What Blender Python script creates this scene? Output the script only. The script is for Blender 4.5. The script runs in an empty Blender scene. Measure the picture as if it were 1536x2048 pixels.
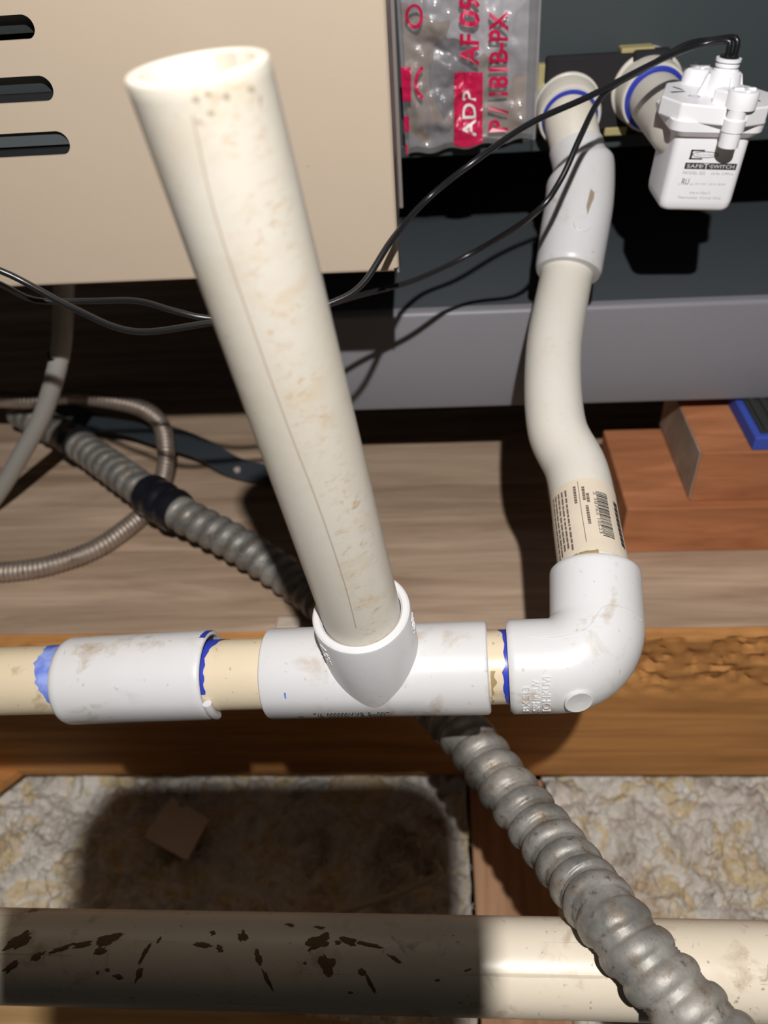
import bpy, bmesh, math, random
from mathutils import Vector as V, noise, Matrix
from mathutils.bvhtree import BVHTree
random.seed(7)
# ------------------------------------------------------------------ camera (all lengths below in mm, x right, y away, z up, deck top at z = 0)
MM = 0.001
FPX = 1577.0
YAW, PITCH, ROLL = math.radians(5), math.radians(41), math.radians(4.5)
CAM = V((0, 0, 370))
FW = V((-math.sin(YAW)*math.cos(PITCH), math.cos(YAW)*math.cos(PITCH), -math.sin(PITCH)))
R0 = V((math.cos(YAW), math.sin(YAW), 0)); D0 = FW.cross(R0)
RT = math.cos(ROLL)*R0 + math.sin(ROLL)*D0
DN = math.cos(ROLL)*D0 - math.sin(ROLL)*R0
scene = bpy.context.scene
COL = scene.collection
cd = bpy.data.cameras.new('camera'); cam = bpy.data.objects.new('camera', cd); COL.objects.link(cam)
cd.sensor_fit = 'VERTICAL'; cd.sensor_height = 36.0; cd.lens = FPX/2048*36.0
cd.clip_start = 0.005; cd.clip_end = 30
cd.dof.use_dof = True; cd.dof.focus_distance = 0.278; cd.dof.aperture_fstop = cd.lens/2.6
m3 = Matrix((RT, -DN, -FW)).transposed()
cam.matrix_world = Matrix.Translation(CAM*MM) @ m3.to_4x4()
scene.camera = cam
# ------------------------------------------------------------------ light: one headlamp above and behind the phone, very dim attic
w = bpy.data.worlds.new('attic_dark'); scene.world = w; w.use_nodes = True
w.node_tree.nodes['Background'].inputs[0].default_value = (1.0, 0.93, 0.85, 1)
w.node_tree.nodes['Background'].inputs[1].default_value = 0.017
ld = bpy.data.lights.new('headlamp', 'POINT'); lamp = bpy.data.objects.new('headlamp', ld); COL.objects.link(lamp)
LAMP = V((28, -98, 645))
lamp.location = LAMP*MM
ld.energy = 17.5; ld.color = (1.0, 0.965, 0.93); ld.shadow_soft_size = 0.005
vs = scene.view_settings
vs.view_transform = 'Standard'; vs.look = 'None'; vs.exposure = 0.0; vs.gamma = 1.0; vs.use_curve_mapping = False

# ------------------------------------------------------------------ helpers
def U(px, py, x=None, y=None, z=None, d=None):
    """the point on a world plane (or at a measured distance) that was measured at this spot of the photograph"""
    r = FW + RT*((px-768)/FPX) + DN*((py-1024)/FPX)
    if d is None:
        d = (x-CAM.x)/r.x if x is not None else (y-CAM.y)/r.y if y is not None else (z-CAM.z)/r.z
    return CAM + r*d

ORG = {}
def empty(name, loc, label=None, cat=None, group=None):
    o = bpy.data.objects.new(name, None); COL.objects.link(o)
    o.empty_display_size = 0.01
    o.location = V(loc)*MM; ORG[o] = V(loc)
    tag(o, label, cat, group)
    return o
def tag(o, label=None, cat=None, group=None, kind=None):
    if label: o['label'] = label
    if cat: o['category'] = cat
    if group: o['group'] = group
    if kind: o['kind'] = kind
    return o
def obj(name, geo, m, parent=None, smooth=True, sharp=40):
    vs_, fs = geo[0], geo[1]; uvs = geo[2] if len(geo) > 2 else None
    vs_ = [V(v) for v in vs_]
    if parent is not None: org = ORG[parent]
    else:
        lo = [min(v[i] for v in vs_) for i in range(3)]; hi = [max(v[i] for v in vs_) for i in range(3)]
        org = V(((lo[0]+hi[0])/2, (lo[1]+hi[1])/2, lo[2]))
    me = bpy.data.meshes.new(name)
    me.from_pydata([((v-org)*MM)[:] for v in vs_], [], fs)
    if uvs:
        ul = me.uv_layers.new(name='UVMap')
        k = 0
        for f in uvs:
            for c in f: ul.data[k].uv = c; k += 1
    if smooth:
        me.polygons.foreach_set('use_smooth', [True]*len(me.polygons))
        try: me.set_sharp_from_angle(angle=math.radians(sharp))
        except Exception: pass
    me.materials.append(m); me.update()
    o = bpy.data.objects.new(name, me); COL.objects.link(o)
    if parent is not None:
        o.parent = parent; ORG[o] = org
    else:
        o.location = org*MM; ORG[o] = org
    return o
def join(*geos):
    vs_, fs, uv = [], [], []
    anyuv = any(len(g) > 2 for g in geos)
    for g in geos:
        n = len(vs_); vs_ += list(g[0]); fs += [tuple(i+n for i in f) for f in g[1]]
        if anyuv: uv += list(g[2]) if len(g) > 2 else [[(0, 0)]*len(f) for f in g[1]]
    return (vs_, fs, uv) if anyuv else (vs_, fs)
def box(x0, x1, y0, y1, z0, z1, bev=0):
    bm = bmesh.new()
    vv = [bm.verts.new(p) for p in ((x0,y0,z0),(x1,y0,z0),(x1,y1,z0),(x0,y1,z0),(x0,y0,z1),(x1,y0,z1),(x1,y1,z1),(x0,y1,z1))]
    for f in ((0,3,2,1),(4,5,6,7),(0,1,5,4),(1,2,6,5),(2,3,7,6),(3,0,4,7)): bm.faces.new([vv[i] for i in f])
    if bev: bmesh.ops.bevel(bm, geom=bm.edges[:], offset=bev, segments=3, profile=.5, affect='EDGES')
    return from_bm(bm)
def from_bm(bm):
    bm.verts.index_update()
    g = ([v.co.copy() for v in bm.verts], [tuple(v.index for v in f.verts) for f in bm.faces]); bm.free()
    return g
def xf(geo, M):
    return ([M @ V(v) for v in geo[0]],) + tuple(geo[1:])
def catmull(pts, step):
    pts = [V(p) for p in pts]; P = [2*pts[0]-pts[1]] + pts + [2*pts[-1]-pts[-2]]
    out = []
    for i in range(1, len(P)-2):
        p0, p1, p2, p3 = P[i-1], P[i], P[i+1], P[i+2]
        n = max(1, int((p2-p1).length/step))
        for k in range(n):
            t = k/n
            out.append(.5*((2*p1)+(p2-p0)*t+(2*p0-5*p1+4*p2-p3)*t*t+(3*p1-p0-3*p2+p3)*t**3))
    out.append(pts[-1])
    return out
def resample(pts, step):
    L = [0]
    for a, b in zip(pts, pts[1:]): L.append(L[-1]+(b-a).length)
    n = max(2, int(round(L[-1]/step))); out = []; j = 0
    for i in range(n+1):
        s = L[-1]*i/n
        while j < len(L)-2 and L[j+1] < s: j += 1
        t = (s-L[j])/max(1e-9, L[j+1]-L[j]); out.append(pts[j].lerp(pts[j+1], min(1, max(0, t))))
    return out
def frames(pts, ref=None):
    """tangent, normal (towards the viewer side), binormal and arc length along a path; parallel transported"""
    n = len(pts); fr = []; s = 0; nn = None
    for i in range(n):
        t = (pts[min(i+1, n-1)]-pts[max(i-1, 0)]).normalized()
        if nn is None:
            nn = (ref if ref is not None else (CAM-pts[0]).normalized())
        nn = (nn - t*nn.dot(t)).normalized()
        if i: s += (pts[i]-pts[i-1]).length
        fr.append((pts[i], t, nn.copy(), t.cross(nn), s))
    return fr
def sweep(pts, r, n=28, cap=(True, True), ref=None):
    """tube; r is a number or r(s, theta). uv = (s/100mm, theta fraction with .5 facing the viewer)"""
    fr = frames(pts, ref); rf = r if callable(r) else (lambda s, th: r)
    vs_, fs, uv = [], [], []
    for (p, t, a, b, s) in fr:
        for j in range(n):
            th = -math.pi + 2*math.pi*j/n; q = rf(s, th)
            vs_.append(p + a*(q*math.cos(th)) + b*(q*math.sin(th)))
    for i in range(len(fr)-1):
        u0, u1 = fr[i][4]/100, fr[i+1][4]/100
        for j in range(n):
            k = (j+1) % n
            fs.append((i*n+j, i*n+k, (i+1)*n+k, (i+1)*n+j)); uv.append([(u0, j/n), (u0, (j+1)/n), (u1, (j+1)/n), (u1, j/n)])
    if cap[0]: fs.append(tuple(range(n-1, -1, -1))); uv.append([(0, .5)]*n)
    if cap[1]: fs.append(tuple((len(fr)-1)*n+j for j in range(n))); uv.append([(fr[-1][4]/100, .5)]*n)
    return vs_, fs, uv
def lathe(A, B, prof, n=40, ref=None):
    """profile of (distance along A->B, radius); closed where it starts or ends on the axis"""
    A, B = V(A), V(B); t = (B-A).normalized()
    a = ref if ref is not None else (CAM-A); a = (a-t*a.dot(t)).normalized(); b = t.cross(a)
    vs_, fs, uv = [], [], []
    for (s, r) in prof:
        for j in range(n):
            th = -math.pi+2*math.pi*j/n
            vs_.append(A + t*s + a*(r*math.cos(th)) + b*(r*math.sin(th)))
    for i in range(len(prof)-1):
        for j in range(n):
            k = (j+1) % n
            fs.append((i*n+j, i*n+k, (i+1)*n+k, (i+1)*n+j))
            uv.append([(prof[i][0]/100, j/n), (prof[i][0]/100, (j+1)/n), (prof[i+1][0]/100, (j+1)/n), (prof[i+1][0]/100, j/n)])
    return vs_, fs, uv
def cyl_point(A, B, s, th, r, ref=None):
    A, B = V(A), V(B); t = (B-A).normalized(); a = ref if ref is not None else (CAM-A); a = (a-t*a.dot(t)).normalized(); b = t.cross(a)
    return A + t*s + a*(r*math.cos(th)) + b*(r*math.sin(th))
def grid(f, nu, nv):
    """surface patch f(u, v), u and v in 0..1"""
    vs_ = [f(i/nu, j/nv) for j in range(nv+1) for i in range(nu+1)]
    fs = [(j*(nu+1)+i, j*(nu+1)+i+1, (j+1)*(nu+1)+i+1, (j+1)*(nu+1)+i) for j in range(nv) for i in range(nu)]
    uv = [[(i/nu, j/nv), ((i+1)/nu, j/nv), ((i+1)/nu, (j+1)/nv), (i/nu, (j+1)/nv)] for j in range(nv) for i in range(nu)]
    return vs_, fs, uv
def prism(poly, z0, z1, M=None, bev=0):
    bm = bmesh.new()
    lo = [bm.verts.new((p[0], p[1], z0)) for p in poly]; hi = [bm.verts.new((p[0], p[1], z1)) for p in poly]
    bm.faces.new(lo[::-1]); bm.faces.new(hi)
    n = len(poly)
    for i in range(n): bm.faces.new((lo[i], lo[(i+1) % n], hi[(i+1) % n], hi[i]))
    if bev: bmesh.ops.bevel(bm, geom=bm.edges[:], offset=bev, segments=2, profile=.5, affect='EDGES')
    if M is not None: bmesh.ops.transform(bm, matrix=M, verts=bm.verts[:])
    return from_bm(bm)
_T = {}
def text_geo(s, bold=0):
    """flat lettering: (x, y) vertices with cap height 1, starting at x = 0, and faces"""
    if (s, bold) in _T: return _T[(s, bold)]
    c = bpy.data.curves.new('t', 'FONT'); c.body = s; c.resolution_u = 3; c.fill_mode = 'FRONT'; c.offset = bold
    o = bpy.data.objects.new('t', c); COL.objects.link(o)
    dg = bpy.context.evaluated_depsgraph_get(); dg.update()
    me = bpy.data.meshes.new_from_object(o.evaluated_get(dg))
    vs_ = [v.co.copy() for v in me.vertices]; fs = [tuple(p.vertices) for p in me.polygons]
    bpy.data.objects.remove(o); bpy.data.curves.remove(c); bpy.data.meshes.remove(me)
    x0 = min(v.x for v in vs_); k = 1/0.69
    r = ([((v.x-x0)*k, v.y*k) for v in vs_], fs); _T[(s, bold)] = r
    return r
def text_on(s, f, width=None, h=None, bold=0):
    """lettering laid through f(u, v): u from 0 to width along the line, v from 0 to h upwards"""
    vs_, fs = text_geo(s, bold); L = max(v[0] for v in vs_)
    if width is None: width = L*h
    return [f(v[0]/L*width, v[1]*h) for v in vs_], fs
def rect_on(f, u0, u1, v0, v1, nu=1, nv=1):
    return grid(lambda a, b: f(u0+(u1-u0)*a, v0+(v1-v0)*b), nu, nv)[:2]
def raise_flat(geo, normal_of, h):
    """give flat pieces a height: top at h, skirt down to -0.2"""
    vs_, fs = geo[0], geo[1]; top = []; bot = []
    for v in vs_:
        nrm = normal_of(v); top.append(v+nrm*h); bot.append(v-nrm*.2)
    cnt = {}
    for f in fs:
        for a, b in zip(f, f[1:]+f[:1]): cnt[(a, b)] = 1
    n = len(vs_); side = [(a, a+n, b+n, b) for (a, b) in cnt if (b, a) not in cnt]
    return top+bot, list(fs)+side

# ------------------------------------------------------------------ materials
def mk(name, base=(.8,.8,.8), rough=.5, metal=0, spec=.5):
    m = bpy.data.materials.new(name); m.use_nodes = True; nt = m.node_tree; b = nt.nodes['Principled BSDF']
    b.inputs['Base Color'].default_value = (*base, 1); b.inputs['Roughness'].default_value = rough
    b.inputs['Metallic'].default_value = metal; b.inputs['Specular IOR Level'].default_value = spec
    return m, nt, b
def nd(nt, t, **k):
    n = nt.nodes.new(t)
    for a, v in k.items():
        if a in n.inputs: n.inputs[a].default_value = v
        else: setattr(n, a, v)
    return n
def coords(nt, scale=(1,1,1), kind='Object', rot=(0,0,0)):
    tc = nd(nt, 'ShaderNodeTexCoord'); mp = nd(nt, 'ShaderNodeMapping'); mp.inputs['Scale'].default_value = scale; mp.inputs['Rotation'].default_value = rot
    nt.links.new(tc.outputs[kind], mp.inputs[0]); return mp.outputs[0]
def noise_tex(nt, vec, scale, detail=4, rough=.55, dist=0):
    n = nd(nt, 'ShaderNodeTexNoise'); n.inputs['Scale'].default_value = scale; n.inputs['Detail'].default_value = detail
    n.inputs['Roughness'].default_value = rough; n.inputs['Distortion'].default_value = dist
    nt.links.new(vec, n.inputs['Vector']); return n.outputs['Fac']
def ramp(nt, fac, stops):
    r = nd(nt, 'ShaderNodeValToRGB'); e = r.color_ramp.elements
    while len(e) < len(stops): e.new(.5)
    for x, (p, c) in zip(e, stops): x.position = p; x.color = (*c, 1) if len(c) == 3 else c
    nt.links.new(fac, r.inputs[0]); return r.outputs[0]
def step(nt, fac, a, b):
    r = nd(nt, 'ShaderNodeMapRange'); r.inputs['From Min'].default_value = a; r.inputs['From Max'].default_value = b
    nt.links.new(fac, r.inputs['Value']); return r.outputs[0]
def mul(nt, a, b, op='MULTIPLY'):
    n = nd(nt, 'ShaderNodeMath', operation=op)
    for i, x in enumerate((a, b)):
        if isinstance(x, (int, float)): n.inputs[i].default_value = x
        else: nt.links.new(x, n.inputs[i])
    return n.outputs[0]
def mix(nt, fac, a, b):
    n = nd(nt, 'ShaderNodeMix', data_type='RGBA')
    ins = [i for i in n.inputs if i.enabled]
    for s, x in zip((n.inputs[0], n.inputs[6], n.inputs[7]), (fac, a, b)):
        if isinstance(x, tuple): s.default_value = (*x, 1)
        elif isinstance(x, (int, float)): s.default_value = x
        else: nt.links.new(x, s)
    return n.outputs[2]
def bump(nt, b, h, strength=.3, dist=.0005):
    n = nd(nt, 'ShaderNodeBump'); n.inputs['Strength'].default_value = strength; n.inputs['Distance'].default_value = dist
    nt.links.new(h, n.inputs['Height']); nt.links.new(n.outputs[0], b.inputs['Normal'])
def uvsplit(nt):
    tc = nd(nt, 'ShaderNodeTexCoord'); s = nd(nt, 'ShaderNodeSeparateXYZ'); nt.links.new(tc.outputs['UV'], s.inputs[0]); return s.outputs[0], s.outputs[1]

def pvc(name, base, rough=.33, dirt=(.30,.20,.10), amount=.5, scale=70, speck=.5, stain=None):
    m, nt, b = mk(name, base, rough)
    v = coords(nt)
    big = noise_tex(nt, v, 18, 3); col = mix(nt, step(nt, big, .35, .75), base, tuple(c*k for c, k in zip(base, (.95,.93,.88))))
    blot = mul(nt, step(nt, noise_tex(nt, v, scale, 5, .62, .4), .55, .70), step(nt, noise_tex(nt, v, 22, 2), .42, .60))
    col = mix(nt, mul(nt, blot, amount), col, dirt)
    sp = step(nt, noise_tex(nt, v, 420, 2, .5), .70, .76)
    col = mix(nt, mul(nt, sp, speck), col, tuple(c*.8 for c in dirt))
    if stain: col = stain(nt, v, col)
    nt.links.new(col, b.inputs['Base Color'])
    bump(nt, b, noise_tex(nt, v, 160, 4), .12, .0006)
    return m
def fleck_stain(nt, v, col):
    u, t = uvsplit(nt)
    band = mul(nt, step(nt, t, .44, .52), step(nt, t, .66, .58))
    uvv = nd(nt, 'ShaderNodeCombineXYZ'); nt.links.new(mul(nt, u, 100), uvv.inputs[0]); nt.links.new(mul(nt, t, 42), uvv.inputs[1])
    fl = step(nt, noise_tex(nt, uvv.outputs[0], .62, 4, .65, .8), .53, .64)
    cl = step(nt, noise_tex(nt, uvv.outputs[0], .09, 3), .40, .60)
    col = mix(nt, mul(nt, mul(nt, mul(nt, fl, band), cl), .8), col, (.52, .33, .16))
    big = mul(nt, mul(nt, step(nt, noise_tex(nt, uvv.outputs[0], .12, 3), .52, .66), band), .35)
    return mix(nt, big, col, (.62, .45, .24))
def mud_stain(nt, v, col):
    a = step(nt, noise_tex(nt, v, 75, 6, .6, .7), .60, .66); c = step(nt, noise_tex(nt, v, 14, 2), .50, .60)
    xs = nd(nt, 'ShaderNodeSeparateXYZ'); nt.links.new(v, xs.inputs[0])
    col = mix(nt, mul(nt, mul(nt, a, c), .9), col, (.085, .05, .024))
    lines = step(nt, noise_tex(nt, coords(nt, (8, 400, 400)), 1, 3), .66, .70)
    return mix(nt, mul(nt, lines, .35), col, (.25, .16, .08))
def wood(name, dark, light, sx=6, sy=120, sz=120, rough=.75, blotch=.3, blot_col=(.1,.06,.03), bumpy=.3):
    m, nt, b = mk(name, light, rough, 0, .25)
    v = coords(nt, (sx, sy, sz)); g = noise_tex(nt, v, 1.0, 5, .6, .6)
    col = ramp(nt, g, [(.30, dark), (.52, tuple((a+c)/2 for a, c in zip(dark, light))), (.70, light)])
    v2 = coords(nt, (sx*.4, sy*.25, sz*.25)); g2 = noise_tex(nt, v2, 1, 3)
    col = mix(nt, mul(nt, step(nt, g2, .52, .75), blotch), col, blot_col)
    fine = noise_tex(nt, coords(nt, (sx*4, sy*7, sz*7)), 1, 2); col = mix(nt, mul(nt, step(nt, fine, .58, .75), .22), col, tuple(c*.5 for c in dark))
    nt.links.new(col, b.inputs['Base Color']); bump(nt, b, g, bumpy, .0008)
    return m

M_FIT = pvc('white_pvc_fitting', (.655,.66,.685), .32, (.36,.25,.13), .7, 80, .35)
M_CREAM = pvc('cream_pvc_pipe', (.70,.60,.44), .34, (.34,.21,.10), .75, 90, .6)
M_STAND = pvc('standpipe_pvc', (.71,.67,.59), .38, (.5,.35,.18), .25, 60, .35, fleck_stain)
M_RISER = pvc('riser_pvc', (.74,.71,.65), .34, (.55,.40,.25), .4, 60, .3)
M_LOW = pvc('muddy_pvc_pipe', (.78,.70,.58), .36, (.25,.15,.07), .5, 90, .6, mud_stain)
M_BLUE = mk('blue_primer', (.03,.05,.42), .35)[0]
def blue_wash():
    m, nt, b = mk('blue_primer_wash', (.12,.2,.62), .4)
    v = coords(nt); n = step(nt, noise_tex(nt, v, 120, 4), .35, .65)
    nt.links.new(mix(nt, n, (.06,.12,.55), (.30,.38,.78)), b.inputs['Base Color']); return m
M_WASH = blue_wash()
def painted(name, base, rough, var=.06, scale=9, spk=True):
    m, nt, b = mk(name, base, rough, 0, .4)
    v = coords(nt); n = noise_tex(nt, v, scale, 3); col = mix(nt, n, tuple(c*(1-var) for c in base), tuple(min(1, c*(1+var)) for c in base))
    if spk:
        s = step(nt, noise_tex(nt, v, 260, 2), .76, .80); col = mix(nt, mul(nt, s, .5), col, tuple(c*.35 for c in base))
    nt.links.new(col, b.inputs['Base Color']); bump(nt, b, noise_tex(nt, v, 900, 2), .08, .0003); return m
M_BEIGE = painted('beige_enamel', (.53,.435,.335), .5)
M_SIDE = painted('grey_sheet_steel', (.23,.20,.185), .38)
M_SLATE = painted('slate_enamel', (.046,.058,.064), .5, .1)
M_RAIL = painted('grey_rail_enamel', (.25,.248,.275), .42, .1)
M_TRAY = painted('slate_tray_enamel', (.075,.088,.097), .5, .1)
M_DARK = mk('interior_shade_black', (.012,.012,.015), .7)[0]  # near-black base colour stands in for the darkness inside the cabinets
M_INNER = painted('inner_dark_steel', (.08,.094,.10), .45)
M_FOAM = painted('black_foam', (.018,.017,.02), .95, .2, 80)
M_YFOAM = mk('yellowed_foam_edge', (.42,.36,.17), .9)[0]
M_WIRE = mk('black_wire_jacket', (.012,.012,.014), .30, 0, .6)[0]
M_RUBBER = painted('black_rubber_sleeve', (.012,.012,.017), .28, .1)
M_STRAP = painted('slate_rubber_strap', (.045,.055,.065), .55, .25, 30)
M_SWITCH = painted('white_abs', (.93,.93,.97), .32, .02, 9, False)
M_INK = mk('black_ink', (.025,.025,.03), .6)[0]
M_INKG = mk('grey_ink', (.33,.33,.37), .6)[0]
M_INKB = mk('brown_ink', (.16,.12,.10), .6)[0]
M_RED = mk('crimson_ink', (.55,.012,.075), .35)[0]
M_WHITEINK = mk('white_ink', (.85,.83,.82), .4)[0]
M_PLY = wood('weathered_plywood', (.33,.225,.15), (.66,.49,.36), 5, 60, 60, .8, .32, (.13,.085,.055))
M_BEAM = wood('orange_timber', (.42,.185,.055), (.78,.38,.13), 5, 70, 70, .7, .3, (.12,.05,.015))
M_JOIST = wood('pinkish_joist', (.30,.15,.08), (.55,.33,.20), 80, 6, 80, .8, .2)
M_BOARD = wood('yellow_board', (.32,.18,.07), (.55,.36,.17), 6, 90, 90, .75, .2)
M_BLOCK = wood('red_brown_block', (.36,.135,.057), (.64,.26,.12), 9, 60, 60, .75, .25, (.2,.08,.04))
M_END = wood('grey_end_grain', (.32,.25,.20), (.52,.42,.34), 60, 60, 30, .9, .3)
M_PADBLUE = mk('blue_pad_cork', (.045,.09,.48), .7)[0]
M_PADTOP = mk('ribbed_rubber', (.03,.032,.032), .8)[0]
M_CARD = painted('dirty_white_card', (.62,.52,.42), .85, .2, 20)
M_STEM = mk('pale_straw', (.45,.38,.27), .8)[0]
M_DRYWALL = painted('dusty_board', (.16,.14,.12), .95, .3, 30)
def galv(name, c1, c2, rough, metal, rust=.35):
    m, nt, b = mk(name, c1, rough, metal)
    v = coords(nt); n = noise_tex(nt, v, 45, 5, .65); col = mix(nt, step(nt, n, .35, .65), c1, c2)
    r = step(nt, noise_tex(nt, v, 130, 5, .7), .50, .66); col = mix(nt, mul(nt, r, rust), col, (.22,.15,.085))
    d = step(nt, noise_tex(nt, v, 260, 4, .65), .60, .70); col = mix(nt, mul(nt, d, .6), col, (.06,.06,.065))
    nt.links.new(col, b.inputs['Base Color']); nt.links.new(step(nt, n, -.6, 1.6), b.inputs['Roughness'])
    bump(nt, b, noise_tex(nt, v, 350, 4), .3, .0006); return m
M_GALV = galv('galvanised_conduit', (.17,.165,.155), (.38,.365,.335), .42, .35, .6)
M_ARMOR = galv('bronzed_armour_cable', (.40,.33,.28), (.50,.42,.36), .35, .75, .15)
def hose_mat():
    m, nt, b = mk('milky_hose', (.45,.44,.40), .3)
    b.inputs['Transmission Weight'].default_value = .12; b.inputs['IOR'].default_value = 1.4
    u, t = uvsplit(nt); s = nd(nt, 'ShaderNodeTexWave', wave_type='BANDS'); s.inputs['Scale'].default_value = 2.2
    c = nd(nt, 'ShaderNodeCombineXYZ'); nt.links.new(mul(nt, t, 4), c.inputs[0]); nt.links.new(c.outputs[0], s.inputs[0])
    nt.links.new(mix(nt, s.outputs['Fac'], (.36,.35,.32), (.58,.57,.53)), b.inputs['Base Color']); return m
M_HOSE = hose_mat()
def wool():
    m, nt, b = mk('mineral_wool', (.5,.46,.40), .95, 0, .2)
    v = coords(nt); n = noise_tex(nt, v, 26, 5, .62, .8)
    col = ramp(nt, n, [(.30, (.40,.31,.24)), (.40, (.74,.68,.60)), (.50, (.90,.86,.80)), (.58, (.80,.63,.36)), (.66, (.92,.89,.84))])
    n2 = noise_tex(nt, v, 13, 3); col = mix(nt, mul(nt, step(nt, n2, .58, .70), .6), col, (.48,.33,.25))
    n3 = noise_tex(nt, v, 210, 4, .7); col = mix(nt, mul(nt, step(nt, n3, .58, .75), .4), col, (.22,.18,.15))
    nt.links.new(col, b.inputs['Base Color']); bump(nt, b, noise_tex(nt, v, 330, 5, .7), .9, .0025); return m
M_WOOL = wool()
def bag_mat():
    m, nt, b = mk('clear_plastic_film', (.62,.60,.62), .10, 0, .9)
    tr = nd(nt, 'ShaderNodeBsdfTransparent'); ms = nd(nt, 'ShaderNodeMixShader'); out = nt.nodes['Material Output']
    tr.inputs[0].default_value = (.97,.96,.97,1)
    ms.inputs[0].default_value = .20
    nt.links.new(tr.outputs[0], ms.inputs[1]); nt.links.new(b.outputs[0], ms.inputs[2]); nt.links.new(ms.outputs[0], out.inputs[0]); return m
M_BAG = bag_mat()
def insert_mat():
    m, nt, b = mk('crumpled_grey_insert', (.3,.3,.31), .35, 0, .6)
    v = coords(nt); vo = nd(nt, 'ShaderNodeTexVoronoi'); vo.inputs['Scale'].default_value = 34
    warp = nd(nt, 'ShaderNodeVectorMath', operation='ADD'); nz = nd(nt, 'ShaderNodeTexNoise'); nz.inputs['Scale'].default_value = 45
    sc = nd(nt, 'ShaderNodeVectorMath', operation='SCALE'); sc.inputs['Scale'].default_value = .03
    nt.links.new(v, nz.inputs[0]); nt.links.new(nz.outputs['Color'], sc.inputs[0]); nt.links.new(v, warp.inputs[0]); nt.links.new(sc.outputs[0], warp.inputs[1])
    nt.links.new(warp.outputs[0], vo.inputs['Vector'])
    s = nd(nt, 'ShaderNodeSeparateColor'); nt.links.new(vo.outputs['Color'], s.inputs[0])
    col = ramp(nt, s.outputs[0], [(.1, (.10,.10,.115)), (.35, (.17,.17,.19)), (.55, (.27,.20,.14)), (.75, (.25,.245,.26)), (.92, (.42,.42,.45))])
    nt.links.new(col, b.inputs['Base Color']); return m
M_INSERT = insert_mat()

# ------------------------------------------------------------------ setting
BEAM_Y = 307.0
floor = obj('floor', box(-520, 480, -40, 1000, -262, -250), M_DRYWALL, smooth=False); floor['kind'] = 'structure'
tag(floor, 'dusty ceiling board lying under the loose insulation')
deck = obj('plywood_deck', box(-520, 480, BEAM_Y+8, 1000, -18, 0, .6), M_PLY, smooth=False)
tag(deck, 'weathered plywood deck sheet under the conduit and the machine', 'plywood')
def rim_geo():
    # the rim board under the deck edge: section runs over the top, down the face and back under; the upper arris is chipped and barky
    nx, x0, x1 = 330, -520, 480
    sec = [(0, 38, -18.3), (0, 7.9, -18.3), (0, 7.9, -1.5), (1, 4, -1.2), (1, 1.5, -1.6)] + [(2, 0, -3 - k*3.4) for k in range(0, 24)] + [(3, 0, -105), (3, 0, -130), (3, 0, -150), (4, 1.5, -156), (5, 38, -156)]
    vs_ = []
    for i in range(nx+1):
        x = x0+(x1-x0)*i/nx
        for k, dy, z in sec:
            q = 0
            if k in (1, 2):
                fade = max(0, min(1, (z+66)/28)); wd = .35+.65*max(0, min(1, (x-70)/60))
                n = noise.fractal(V((x*.03, z*.05, 3)), 1, 2, 4); n2 = noise.fractal(V((x*.10, z*.22, 9)), .8, 2.1, 5); n3 = noise.fractal(V((x*.35, z*.5, 5)), .7, 2, 3)
                q = min(7, fade*wd*max(0, 2.0+5*n+4.5*n2+1.6*n3))
                if k == 1: q = 0; z = z-wd*max(0, 1.2+2*n2)
            vs_.append(V((x, BEAM_Y+dy+q, z)))
    m = len(sec); fs = [(i*m+k, (i+1)*m+k, (i+1)*m+k+1, i*m+k+1) for i in range(nx) for k in range(m-1)]
    return vs_, fs
rim = obj('rim_board', rim_geo(), M_BEAM, sharp=60)
tag(rim, 'orange brown timber rim board with a chipped upper edge under the plywood', 'board')
jo = obj('ceiling_joist', box(20, 73, 20, BEAM_Y-.5, -245, -158, 1.2), M_JOIST, smooth=False)
tag(jo, 'pinkish ceiling joist running out from the rim board behind the big conduit', 'joist')
A = U(350, 2000, z=-100); B = U(745, 2048, z=-100); dv = (B-A).normalized(); nv = V((dv.y, -dv.x, 0)); 
if nv.y > 0: nv = -nv
a0 = A-dv*260; b0 = A+dv*200
bd = obj('loose_board', prism([(a0.x, a0.y), (b0.x, b0.y), ((b0+nv*80).x, (b0+nv*80).y), ((a0+nv*80).x, (a0+nv*80).y)], -119, -100, None, 1), M_BOARD, smooth=False)
tag(bd, 'yellowish board lying under the muddy pipe at the lower left', 'board')

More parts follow.
